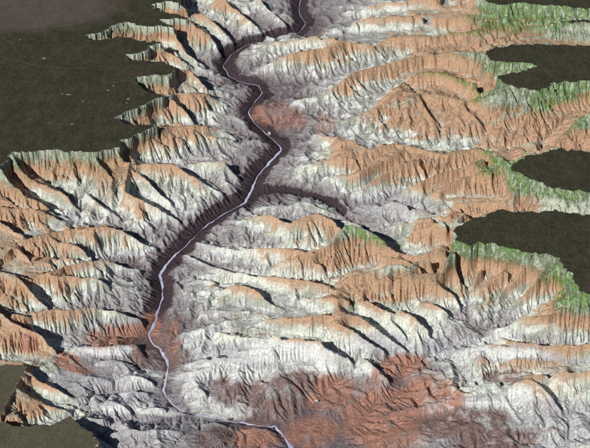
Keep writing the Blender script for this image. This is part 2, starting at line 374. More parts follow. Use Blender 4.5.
nc1, nr1 = NC // 2, NR // 2
h = None
for lev in (16, 8, 4, 2, 1):
    nc, nr = max(8, nc1 // lev), max(8, nr1 // lev)
    S, W = constraints(nc, nr)
    X, Y = grid(nc, nr)
    M, PZ = plateau_mask(X, Y)
    S = np.where(M > 0, PZ, S); fixed = (W > 0) | (M > 0)
    h = np.full((nr, nc), 700.0) if h is None else upsample(h, nr, nc)
    h[fixed] = S[fixed]
    for it in range(220 if lev > 2 else 90):
        p = np.pad(h, 1, mode='edge')
        avg = 0.25 * (p[:-2, 1:-1] + p[2:, 1:-1] + p[1:-1, :-2] + p[1:-1, 2:])
        h = np.where(fixed, S, avg)
print("laplace", round(time.time() - T0, 1))

def river_dist(X, Y):
    """distance of every grid point to the river, by nearest of thinned centreline points, chunked by rows"""
    D = np.full(X.shape, 1e9); K = np.zeros(X.shape, int)
    pts = riv_xy[::4]
    for a in range(0, X.shape[0], 20):
        ys = Y[a:a + 20]
        near = np.where((pts[:, 1] > ys.min() - 2500) & (pts[:, 1] < ys.max() + 2500))[0]
        if len(near) == 0: continue
        d = np.full(ys.shape, 1e18); kk = np.zeros(ys.shape, int)
        for k in near:
            dd = (X[a:a + 20] - pts[k, 0]) ** 2 + (ys - pts[k, 1]) ** 2
            m = dd < d
            d[m] = dd[m]; kk[m] = k
        D[a:a + 20] = np.sqrt(d); K[a:a + 20] = kk * 4
    return D, np.minimum(K, len(riv) - 1)

NB = [(-1, -1), (-1, 0), (-1, 1), (0, -1), (0, 1), (1, -1), (1, 0), (1, 1)]
def neighbour_index(nr, nc):
    idx = np.arange(nr * nc).reshape(nr, nc)
    out = []
    for dj, di in NB:
        q = np.pad(idx, 1, mode='edge')[1 + dj:1 + dj + nr, 1 + di:1 + di + nc].ravel()
        out.append(q)
    return out
def fill(h, outlet, nbr, eps):
    hf = h.ravel().tolist(); n = len(hf)
    seen = bytearray(n); heap = []
    for o in np.where(outlet.ravel())[0].tolist():
        seen[o] = 1; heap.append((hf[o], o))
    heapq.heapify(heap)
    nb = np.stack(nbr, 1).tolist()
    push, pop = heapq.heappush, heapq.heappop
    while heap:
        z, k = pop(heap)
        z += eps
        for q in nb[k]:
            if not seen[q]:
                seen[q] = 1
                if hf[q] < z: hf[q] = z
                push(heap, (hf[q], q))
    return np.array(hf).reshape(h.shape)
def erode(h, X, Y, Kmap, area, fixed, nits, m=0.5, kdiff=0.0, floor=None):
    nr, nc = h.shape
    nbr = neighbour_index(nr, nc)
    Xf, Yf = X.ravel(), Y.ravel()
    dist = [np.maximum(np.hypot(Xf[q] - Xf, Yf[q] - Yf), 1.0) for q in nbr]
    H = h.ravel().copy(); Kf = Kmap.ravel(); fx = fixed.ravel()
    ids = np.arange(H.size)
    A = area.ravel().copy()
    for it in range(nits):
        best = np.zeros(H.size); rec = ids.copy(); rd = np.ones(H.size)
        for q, d in zip(nbr, dist):
            s = (H - H[q]) / d
            b = s > best
            best[b] = s[b]; rec[b] = q[b]; rd[b] = d[b]
        rec[fx] = ids[fx]
        cnt = (rec != ids).astype(np.int32); ptr = rec.copy()
        for _ in range(13):
            cnt = cnt + cnt[ptr]; ptr = ptr[ptr]
            if not (ptr != ptr[ptr]).any():
                cnt = cnt; break
        order = np.argsort(cnt, kind='stable')
        lv = np.searchsorted(cnt[order], np.arange(cnt.max() + 2))
        A = area.ravel().copy()
        for L in range(len(lv) - 2, 0, -1):
            s = order[lv[L]:lv[L + 1]]
            np.add.at(A, rec[s], A[s])
        F = Kf * np.power(A, m) / rd
        for L in range(1, len(lv) - 1):
            s = order[lv[L]:lv[L + 1]]
            r = rec[s]; f = F[s]
            H[s] = np.minimum(H[s], (H[s] + f * H[r]) / (1 + f))
        if floor is not None: H = np.maximum(H, floor.ravel())
        if kdiff > 0:
            g = H.reshape(nr, nc); p = np.pad(g, 1, mode='edge')
            lap = 0.25 * (p[:-2, 1:-1] + p[2:, 1:-1] + p[1:-1, :-2] + p[1:-1, 2:]) - g
            g = np.where(fixed, g, g + kdiff * lap)
            H = g.ravel()
    return H.reshape(nr, nc), A.reshape(nr, nc)

# ---- coarse stage
X, Y = grid(nc1, nr1)
M, PZ = plateau_mask(X, Y)
D, K = river_dist(X, Y)
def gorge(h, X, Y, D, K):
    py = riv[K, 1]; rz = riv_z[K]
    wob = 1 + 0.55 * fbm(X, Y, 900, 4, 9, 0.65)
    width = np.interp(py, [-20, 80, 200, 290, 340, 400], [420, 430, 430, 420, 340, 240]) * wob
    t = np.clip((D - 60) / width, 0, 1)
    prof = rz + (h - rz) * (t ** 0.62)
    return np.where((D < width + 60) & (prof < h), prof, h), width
cw = np.zeros((nr1, nc1))
for nm, c in CRESTS.items():
    P = densify(c, 0.4); x, y = unproject(P[:, 0], P[:, 1], P[:, 2] * ZS); i, j = to_grid(x, y, nc1, nr1)
    i = np.rint(i).astype(int); j = np.rint(j).astype(int); ok = (i >= 0) & (i < nc1) & (j >= 0) & (j < nr1)
    cw[j[ok], i[ok]] = 1
for _ in range(7):
    p = np.pad(cw, 1, mode='edge')
    cw = np.maximum(cw * 0.97, 0.25 * (p[:-2, 1:-1] + p[2:, 1:-1] + p[1:-1, :-2] + p[1:-1, 2:]))
cw = np.clip(cw * 1.3, 0, 1)
h, gw = gorge(h, X, Y, D, K)
side = densify([(246,201,20),(255,194,60),(265,190,90),(281,189.5,120),(298,193,160),(314,195,200),(328,200,250),(342,210,290)], 0.8)
sgx, sgy = unproject(side[:, 0], side[:, 1], side[:, 2] * ZS)
DS = np.full(X.shape, 1e9); ZSIDE = np.zeros(X.shape)
for k in range(len(side)):
    d_ = np.hypot(X - sgx[k], Y - sgy[k]); m_ = d_ < DS
    DS[m_] = d_[m_]; ZSIDE[m_] = side[k, 2]
sw = 270 * (1 + 0.5 * fbm(X, Y, 900, 4, 9, 0.65))
t_ = np.clip(DS / sw, 0, 1); prof = ZSIDE + (np.maximum(h, 300) - ZSIDE) * t_ ** 0.6
h = np.where((DS < sw) & (prof < h), prof, h)
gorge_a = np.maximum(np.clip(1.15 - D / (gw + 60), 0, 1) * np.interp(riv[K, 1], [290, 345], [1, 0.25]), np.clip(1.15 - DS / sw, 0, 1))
rough = np.clip((h - 60) / 450, 0.10 + 0.3 * np.clip((D - 150) / 600, 0, 1), 1) * (M == 0) * (1 - 0.7 * cw)
qx = X + 500 * fbm(X, Y, 1800, 3, 4); qy = Y + 500 * fbm(X, Y, 1800, 3, 13)
spur = 1 - 2.2 * np.abs(fbm(qx, qy * 0.6, 1000, 3, 12, 0.6))
h = h + rough * (145 * spur - 90 + 75 * fbm(X, Y, 650, 5, 1, 0.75) - 60 * np.abs(fbm(X, Y, 500, 4, 7, 0.6))) + 3 * fbm(X, Y, 900, 3, 2)
cell = (np.gradient(X, axis=1) * np.gradient(Y, axis=0))
fixedc = D < 75
h[fixedc] = riv_z[K[fixedc]]
outlet = fixedc.copy(); outlet[0, :] = True; outlet[-1, :] = True
h = fill(h, outlet, neighbour_index(nr1, nc1), 0.02)
print("fill", round(time.time() - T0, 1))
def erodibility(h, M, X, Y):
    k = np.interp(h, [0, 380, 430, 620, 700, 900, 960, 1180, 1300, 1450, 1500, 1900], [0.7, 0.8, 1.3, 1.2, 0.65, 0.7, 1.2, 1.1, 1.0, 0.6, 0.7, 0.7])
    k = k * np.exp(1.1 * fbm(X, Y, 1300, 5, 5, 0.65))
    return np.where(M > 0, 0.01, k)
h0 = h.copy()
area = np.where(M > 0, cell * 0.1, cell)
h, A = erode(h, X, Y, 0.036 * (1 - 0.75 * cw) * erodibility(h, M, X, Y), area, fixedc, 45, kdiff=0.008, floor=np.minimum(h0, np.maximum(h0 - 340, h0 * 0.5)))
print("erode1", round(time.time() - T0, 1))

# ---- fine stage
h = upsample(h, NR, NC)
X, Y = grid(NC, NR)
M, PZ = plateau_mask(X, Y)
RZ = upsample(riv_z[K], NR, NC); D = upsample(D, NR, NC)
fixedc = D < np.interp(Y, [20000, 35000, 55000], [70, 80, 125])
h[fixedc] = RZ[fixedc]
cell = (np.gradient(X, axis=1) * np.gradient(Y, axis=0))
h = np.where(M > 0, PZ + 5 * fbm(X, Y, 1200, 4, 2) + 14 * fbm(X, Y, 6000, 2, 4), h + 26 * fbm(X, Y, 320, 4, 8, 0.7) * np.clip(h / 400, 0.12, 1))
area = np.where(M > 0, cell * 0.1, cell)
h1 = h.copy()
h, A = erode(h, X, Y, 0.022 * (1 - 0.75 * upsample(cw, NR, NC)) * erodibility(h, M, X, Y), area, fixedc, 14, kdiff=0.0, floor=np.maximum(h1 - 110, 0.6 * h1))
print("erode2", round(time.time() - T0, 1))

# ---- small scarps: gentle towards the viewer's side, steep behind, broken into short lengths
tilt = np.interp(X - np.interp(Y, riv_xy[::-1, 1], riv_xy[::-1, 0]), [-2500, 0, 2500], [0.75, 0.3, -0.05])
lo = fbm(X, Y, 5200, 2, 4)
cc = (Y + tilt * X + 900 * lo + 420 * fbm(X, Y, 1500, 3, 9, 0.55) + 110 * fbm(X, Y, 380, 3, 2, 0.6)) / (820 + 240 * vnoise(X / 9000, Y / 9000, 5) * 0)
fr = cc - np.floor(cc)
saw = np.where(fr < 0.86, fr / 0.86, (1 - fr) / 0.14)
brk = np.clip((fbm(X, Y, 1500, 3, 14, 0.6) + 0.12) * 5, 0, 1)
scarp = saw * brk * (M == 0) * np.clip((h - 220) / 200, 0, 1) * (1 - 0.85 * upsample(cw, NR, NC)) * np.clip((D - 500) / 300, 0, 1)
h = h + 74 * scarp
# ---- layer-cake of hard cliffs and soft benches
strata_shift = np.interp(X, [-9000, 9000], [0, 110]) * np.clip(h / 900, 0, 1)
hs = h - strata_shift + 22 * fbm(X, Y, 900, 3, 11)
T_IN = [0, 240, 380, 520, 640, 890, 990, 1070, 1120, 1200, 1290, 1440, 1500, 2200]
T_OUT = [0, 290, 390, 490, 585, 905, 985, 1045, 1130, 1185, 1265, 1455, 1500, 2200]
near = np.interp(Y, [24000, 30000], [0.35, 1.0])
dz = (np.interp(hs, T_IN, T_OUT) - hs) * 0.9 * near
per = 68.0
ph = (hs + 10 * fbm(X, Y, 2500, 2, 15)) / per
fr = ph - np.floor(ph)
stair = (np.clip((fr - 0.5) * 2.6, -0.5, 0.5) + 0.5 - fr) * per
dz = dz + 0.55 * stair * np.clip((hs - 480) / 150, 0, 1)
h = np.where((M > 0) | fixedc, h, h + dz)
h = np.where(fixedc, RZ - 10, h)
strata = np.where(M > 0, h, hs)
_px, _py = project(X, Y, h * ZS)
near_left = np.clip(1.4 - np.hypot((_px - 25) / 75, (_py - 400) / 48), 0, 1)
strata = np.where(M > 0, strata, strata + np.clip(strata - 250, 0, 700) * 0.75 * near_left)
h = np.where((M > 0) | fixedc, h, h + (7 * fbm(X, Y, 130, 3, 10, 0.7) + 4 * fbm(X, Y, 420, 3, 2)) * np.clip(h / 250, 0, 1))
Z = h * ZS
print("strata", round(time.time() - T0, 1))
SX, SY = project(X, Y, Z)                        # where each ground point lies in the photograph: used to place ground colours

# ------------------------------------------------------------------ ground kinds (rock beds by height, local outcrops from the photograph)
def blob(x, y, rx, ry, rot=0.0):
    c, s = math.cos(math.radians(rot)), math.sin(math.radians(rot))
    dx, dy = WX - x, WY - y
    u = (dx * c + dy * s) / rx; v = (-dx * s + dy * c) / ry
    return np.clip(1.22 - np.sqrt(u * u + v * v), 0, 0.42) / 0.42
WX = SX + 14 * fbm(X, Y, 1100, 5, 12, 0.62); WY = SY + 9 * fbm(X, Y, 1100, 5, 14, 0.62)
red = 0.75 * np.maximum(blob(277, 116, 27, 13), 0.7 * blob(327, 122, 11, 11))
for b in [(390,418,50,34),(430,405,35,30),(395,370,30,14,-20),(315,432,25,18),(260,438,25,12),(120,334,36,12,-8),(148,328,10,16),(174,338,7,18,20),(70,363,22,7,25),
          (25,345,10,10),(330,392,25,18)]:
    red = np.maximum(red, blob(*b))
brown = np.zeros(X.shape)
for b in [(272,400,32,24),(233,390,14,10),(215,437,22,14),(468,424,44,15),(495,442,44,14),(500,378,26,6),(295,380,26,12),(145,350,12,16),(165,345,9,30)]:
    brown = np.maximum(brown, blob(*b))
green = np.zeros(X.shape)
for b in [(575,95,45,40),(540,12,70,14),(520,66,30,8),(575,190,55,12),(505,245,60,14),(590,280,40,30),(470,28,60,8),(365,232,28,11,25),(460,80,40,20),(505,170,30,25),(455,300,18,28)]:
    green = np.maximum(green, blob(*b))
green2 = np.zeros(X.shape)
for b in [(60,165,75,18),(140,140,30,16),(140,108,26,10),(155,80,28,8),(110,33,30,12),(455,280,50,40),(545,300,50,30),(380,245,40,16),(480,100,90,60),(450,175,80,30),(480,30,120,25),(520,280,60,40),(60,185,70,20)]:
    green2 = np.maximum(green2, blob(*b))
pale = np.zeros(X.shape)
for b in [(255,365,95,26),(215,402,55,18),(510,400,80,34),(480,352,60,14),(405,330,45,24),(215,345,40,14),(150,385,60,10),(120,405,40,14),(40,350,40,10),(560,430,50,30),(270,255,90,12),(260,280,70,10),(150,205,40,16),(300,345,70,16),(130,245,30,10)]:
    pale = np.maximum(pale, blob(*b))
tan = np.maximum(blob(480, 110, 150, 95), 0.8 * blob(440, 270, 120, 40))
white = np.zeros(X.shape)
for b in [(212,408,24,8),(238,412,16,6),(190,388,10,14),(225,372,45,7),(475,407,45,2.5),(520,398,16,8),(330,366,14,8),(300,352,60,9),(200,398,14,10),(505,356,40,6),(150,372,30,4),(115,350,40,4),(140,410,40,4),(250,378,10,8),(248,404,3,15),(209,400,4,14),(230,409,20,5),(434,411,2,7,15),(470,416,2.2,11),(452,412,2,8),(488,412,2,8),(300,368,30,3),(196,378,10,5),(222,378,10,4)]:
    white = np.maximum(white, blob(*b))
grey = np.zeros(X.shape)
for b in [(468,400,42,4.5),(560,425,45,26),(545,360,50,4),(190,375,25,5),(285,369,30,5),(225,362,40,4),(500,355,45,8,-3),(300,365,40,10),(95,380,40,12),(130,400,50,14),(140,425,60,16),(110,350,40,8),(240,350,50,8),(380,345,30,12),(400,205,35,10),(450,345,30,8)]:
    grey = np.maximum(grey, blob(*b))
wash = np.clip((np.log10(A + 1) - 6.15) / 0.5, 0, 1) * np.maximum(blob(400, 400, 75, 60), blob(300, 410, 60, 40))
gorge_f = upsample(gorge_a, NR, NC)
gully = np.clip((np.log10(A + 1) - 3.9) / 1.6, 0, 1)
print("masks", round(time.time() - T0, 1))

# ------------------------------------------------------------------ materials
def new_mat(name):
    m = bpy.data.materials.new(name); m.use_nodes = True
    nt = m.node_tree
    b = nt.nodes['Principled BSDF']
    b.inputs['Roughness'].default_value = 0.95
    b.inputs['Specular IOR Level'].default_value = 0.1
    return m, nt, b
def N(nt, t, **kw):
    n = nt.nodes.new(t)
    for k, v in kw.items(): setattr(n, k, v)
    return n
def attr(nt, name):
    a = N(nt, 'ShaderNodeAttribute'); a.attribute_name = name
    return a.outputs['Fac']
def noise(nt, vec, scale, detail=4, rough=0.6, dist=0.0):
    n = N(nt, 'ShaderNodeTexNoise'); n.inputs['Scale'].default_value = scale
    n.inputs['Detail'].default_value = detail; n.inputs['Roughness'].default_value = rough
    n.inputs['Distortion'].default_value = dist
    nt.links.new(vec, n.inputs['Vector'])
    return n.outputs['Fac']
def math_(nt, op, a, b=None, clamp=False):
    n = N(nt, 'ShaderNodeMath', operation=op); n.use_clamp = clamp
    for k, v in enumerate((a, b)):
        if v is None: continue
        if isinstance(v, (int, float)): n.inputs[k].default_value = v
        else: nt.links.new(v, n.inputs[k])
    return n.outputs[0]
def mapr(nt, v, a, b, c=0.0, d=1.0):
    n = N(nt, 'ShaderNodeMapRange'); nt.links.new(v, n.inputs['Value'])
    for k, q in zip(('From Min', 'From Max', 'To Min', 'To Max'), (a, b, c, d)): n.inputs[k].default_value = q
    return n.outputs[0]
def mix(nt, fac, a, b):
    n = N(nt, 'ShaderNodeMix', data_type='RGBA')
    for sock, v in ((n.inputs[0], fac), (n.inputs[6], a), (n.inputs[7], b)):
        if isinstance(v, (int, float)): sock.default_value = v
        elif isinstance(v, tuple): sock.default_value = v + (1,) if len(v) == 3 else v
        else: nt.links.new(v, sock)
    return n.outputs[2]
def ramp(nt, fac, stops):
    n = N(nt, 'ShaderNodeValToRGB')
    e = n.color_ramp.elements
    while len(e) < len(stops): e.new(0.5)
    for q, (p, c) in zip(e, stops):
        q.position = p; q.color = c + (1,)
    nt.links.new(fac, n.inputs[0])
    return n.outputs[0]
def coords(nt, sx=1, sy=1, sz=1):
    g = N(nt, 'ShaderNodeNewGeometry'); m = N(nt, 'ShaderNodeMapping')
    m.inputs['Scale'].default_value = (sx, sy, sz)
    nt.links.new(g.outputs['Position'], m.inputs['Vector'])
    return m.outputs[0]

rock, nt, bs = new_mat("canyon_rock")
co = coords(nt)
st = attr(nt, 'strata')
n_big = noise(nt, co, 1 / 1500, 5)
n_mid = noise(nt, co, 1 / 320, 5, 0.65)
n_fine = noise(nt, co, 1 / 70, 4, 0.7)
sv = math_(nt, 'ADD', st, math_(nt, 'MULTIPLY', math_(nt, 'SUBTRACT', n_mid, 0.5), 320))
sv = math_(nt, 'ADD', sv, math_(nt, 'MULTIPLY', math_(nt, 'SUBTRACT', n_big, 0.5), 330))
sv = math_(nt, 'ADD', sv, math_(nt, 'MULTIPLY', math_(nt, 'MULTIPLY', attr(nt, 'pale'), mapr(nt, st, 760, 450)), 170))
sv = math_(nt, 'ADD', sv, math_(nt, 'MULTIPLY', math_(nt, 'MULTIPLY', attr(nt, 'tan'), mapr(nt, st, 1050, 750)), 190))
n_streak = noise(nt, coords(nt, 1 / 95, 1 / 430, 1 / 300), 1.0, 5, 0.68, 0.8)
sv = math_(nt, 'ADD', sv, math_(nt, 'MULTIPLY', math_(nt, 'SUBTRACT', n_streak, 0.5), 330))
sv = math_(nt, 'ADD', sv, math_(nt, 'MULTIPLY', math_(nt, 'SUBTRACT', attr(nt, 'scarp'), -0.16), 230))
fac = mapr(nt, sv, 0, 1800)
n_tal = noise(nt, co, 1 / 620, 6, 0.68, 0.4)
talus = math_(nt, 'MULTIPLY', mapr(nt, n_tal, 0.45, 0.57), mapr(nt, n_streak, 0.38, 0.52, 0.3, 1.0))
talus = math_(nt, 'MULTIPLY', talus, mapr(nt, attr(nt, 'gully'), 0.1, 0.6, 1.0, 0.25))
talus = math_(nt, 'MAXIMUM', talus, math_(nt, 'MULTIPLY', attr(nt, 'pale'), mapr(nt, n_streak, 0.36, 0.54, 0.2, 0.85)))
BED = [(0.0, (0.12, 0.095, 0.105)), (0.09, (0.18, 0.15, 0.158)), (0.14, (0.285, 0.265, 0.268)), (0.20, (0.36, 0.35, 0.35))]
TOP = [(0.475, (0.475, 0.345, 0.24)), (0.55, (0.455, 0.295, 0.19)), (0.63, (0.43, 0.28, 0.185)), (0.69, (0.40, 0.33, 0.24)), (0.74, (0.42, 0.445, 0.36)), (0.85, (0.47, 0.51, 0.42)), (1.0, (0.36, 0.41, 0.31))]
beds_a = ramp(nt, fac, BED + [(0.27, (0.36, 0.35, 0.345)), (0.36, (0.35, 0.38, 0.315)), (0.43, (0.40, 0.36, 0.285))] + TOP)
beds_b = ramp(nt, fac, BED + [(0.23, (0.60, 0.61, 0.615)), (0.36, (0.70, 0.75, 0.685)), (0.43, (0.68, 0.655, 0.58))] + TOP)
beds = mix(nt, talus, beds_a, beds_b)
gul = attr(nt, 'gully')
col = mix(nt, math_(nt, 'MULTIPLY', attr(nt, 'grey'), mapr(nt, n_mid, 0.35, 0.6, 0.3, 0.85)), beds, mix(nt, n_fine, (0.30, 0.29, 0.32), (0.44, 0.43, 0.47)))
col = mix(nt, math_(nt, 'MULTIPLY', math_(nt, 'MULTIPLY', attr(nt, 'white'), mapr(nt, n_mid, 0.3, 0.5, 0.35, 1.0)), mapr(nt, st, 1000, 850)), col, (0.64, 0.65, 0.635))
# loose debris in the gully floors
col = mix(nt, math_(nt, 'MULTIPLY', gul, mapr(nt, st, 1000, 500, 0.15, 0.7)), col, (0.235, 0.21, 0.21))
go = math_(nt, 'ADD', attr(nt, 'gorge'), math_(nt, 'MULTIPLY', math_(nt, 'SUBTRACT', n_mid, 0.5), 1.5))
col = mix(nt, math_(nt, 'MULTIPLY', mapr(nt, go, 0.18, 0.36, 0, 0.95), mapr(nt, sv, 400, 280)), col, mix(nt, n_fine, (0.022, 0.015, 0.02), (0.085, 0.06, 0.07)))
# outcrops
red_c = mix(nt, n_mid, (0.31, 0.14, 0.10), (0.44, 0.25, 0.185))
brown_c = mix(nt, n_mid, (0.14, 0.092, 0.088), (0.28, 0.19, 0.165))
patch = math_(nt, 'MULTIPLY', mapr(nt, n_mid, 0.30, 0.5, 0.55, 1.0), mapr(nt, n_tal, 0.38, 0.5, 0.35, 1.0))
col = mix(nt, math_(nt, 'MULTIPLY', attr(nt, 'red'), patch, True), col, red_c)
col = mix(nt, math_(nt, 'MULTIPLY', attr(nt, 'brown'), patch, True), col, brown_c)
# shrubs: dark green on the upper ledges, bright grass-green near the right rims
veg = math_(nt, 'MULTIPLY', mapr(nt, st, 820, 1200), math_(nt, 'ADD', mapr(nt, n_streak, 0.40, 0.54), math_(nt, 'MULTIPLY', gul, 0.6), True))
veg = math_(nt, 'MULTIPLY', veg, math_(nt, 'ADD', attr(nt, 'green'), math_(nt, 'MULTIPLY', attr(nt, 'green2'), 0.8)), True)
vcol = mix(nt, math_(nt, 'MULTIPLY', attr(nt, 'green'), mapr(nt, n_mid, 0.35, 0.65)), (0.07, 0.10, 0.04), (0.10, 0.25, 0.022))
col = mix(nt, math_(nt, 'MULTIPLY', veg, 0.8), col, vcol)
col = mix(nt, math_(nt, 'MULTIPLY', attr(nt, 'wash'), 0.8), col, (0.46, 0.40, 0.29))
# fine tone break-up
hsv = N(nt, 'ShaderNodeHueSaturation')
nt.links.new(col, hsv.inputs['Color'])
nt.links.new(mapr(nt, n_fine, 0.25, 0.75, 0.58, 1.3), hsv.inputs['Value'])
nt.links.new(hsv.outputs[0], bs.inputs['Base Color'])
bump = N(nt, 'ShaderNodeBump'); bump.inputs['Strength'].default_value = 0.9; bump.inputs['Distance'].default_value = 34
nt.links.new(n_fine, bump.inputs['Height']); nt.links.new(bump.outputs[0], bs.inputs['Normal'])

forest, nt, bs = new_mat("plateau_forest")
co = coords(nt, 1, 0.45, 1)
a = noise(nt, co, 1 / 420, 7, 0.75); b = noise(nt, coords(nt), 1 / 120, 4, 0.7)
fc = mix(nt, mapr(nt, a, 0.35, 0.7), (0.028, 0.028, 0.017), (0.078, 0.064, 0.046))
c2 = noise(nt, coords(nt, 1, 0.5, 1), 1 / 190, 6, 0.8, 0.6)
fc = mix(nt, mapr(nt, c2, 0.42, 0.58, 0, 0.75), fc, (0.022, 0.028, 0.013))
fc = mix(nt, mapr(nt, b, 0.5, 0.72, 0, 0.5), fc, (0.085, 0.07, 0.048))
fc = mix(nt, mapr(nt, noise(nt, coords(nt, 1, 0.6, 1), 1 / 38, 2, 0.5), 0.60, 0.68, 0, 0.55), fc, (0.15, 0.125, 0.095))
fc = mix(nt, math_(nt, 'MULTIPLY', attr(nt, 'dry'), mapr(nt, c2, 0.35, 0.6, 1.15, 0.7), True), fc, mix(nt, b, (0.085, 0.085, 0.055), (0.165, 0.155, 0.105)))
fc = mix(nt, attr(nt, 'bare'), fc, mix(nt, a, (0.075, 0.058, 0.046), (0.17, 0.135, 0.115)))
nt.links.new(fc, bs.inputs['Base Color'])
bump = N(nt, 'ShaderNodeBump'); bump.inputs['Strength'].default_value = 0.7; bump.inputs['Distance'].default_value = 20
nt.links.new(b, bump.inputs['Height']); nt.links.new(bump.outputs[0], bs.inputs['Normal'])

water, nt, bs = new_mat("silty_water")
wn_ = mapr(nt, noise(nt, coords(nt), 1 / 350, 5, 0.7), 0.35, 0.65)
nt.links.new(mix(nt, wn_, (0.30, 0.30, 0.50), (0.70, 0.70, 0.86)), bs.inputs['Base Color'])
bs.inputs['Roughness'].default_value = 0.4
plain_m, nt, bs = new_mat("plain_scrub")
nt.links.new(mix(nt, noise(nt, coords(nt), 1 / 3000, 5), (0.06, 0.06, 0.04), (0.16, 0.13, 0.09)), bs.inputs['Base Color'])

# ------------------------------------------------------------------ mesh out of the grid, split into the pieces of the setting
dry = np.where(M == 2, 0.75, np.where(M == 3, 0.75, 0.0))
bare = np.where(M == 1, 0.65 * blob(25, 6, 85, 24), 0)
region = np.zeros((NR - 1, NC - 1), np.int16)
Mc = np.minimum(np.minimum(M[:-1, :-1], M[1:, :-1]), np.minimum(M[:-1, 1:], M[1:, 1:]))
region[Mc > 0] = Mc[Mc > 0]
VERT = np.stack([X, Y, Z], -1).reshape(-1, 3).astype(np.float32)
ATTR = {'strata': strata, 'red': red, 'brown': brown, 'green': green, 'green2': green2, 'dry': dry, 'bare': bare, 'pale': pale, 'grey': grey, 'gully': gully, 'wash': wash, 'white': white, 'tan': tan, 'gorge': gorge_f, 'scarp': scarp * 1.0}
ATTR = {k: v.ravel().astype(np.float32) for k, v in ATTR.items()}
def piece(name, mask, mat, attrs, **props):
    jj, ii = np.where(mask)
    a = jj * NC + ii
    quads = np.stack([a, a + 1, a + NC + 1, a + NC], 1)
    used, inv = np.unique(quads.ravel(), return_inverse=True)
    me = bpy.data.meshes.new(name)
    me.vertices.add(len(used)); me.vertices.foreach_set('co', VERT[used].ravel())
    n = len(quads)
    me.loops.add(n * 4); me.loops.foreach_set('vertex_index', inv.astype(np.int32).ravel())
    me.polygons.add(n)
    me.polygons.foreach_set('loop_start', np.arange(0, 4 * n, 4, dtype=np.int32))
    me.polygons.foreach_set('use_smooth', np.zeros(n, bool))
    for k in attrs:
        at = me.attributes.new(k, 'FLOAT', 'POINT'); at.data.foreach_set('value', ATTR[k][used])
    me.update(calc_edges=True)
    me.materials.append(mat)
    o = bpy.data.objects.new(name, me); scene.collection.objects.link(o)
    for k, v in props.items(): o[k] = v
    return o
RA = ('strata', 'red', 'brown', 'green', 'green2', 'pale', 'grey', 'gully', 'wash', 'white', 'tan', 'gorge', 'scarp')

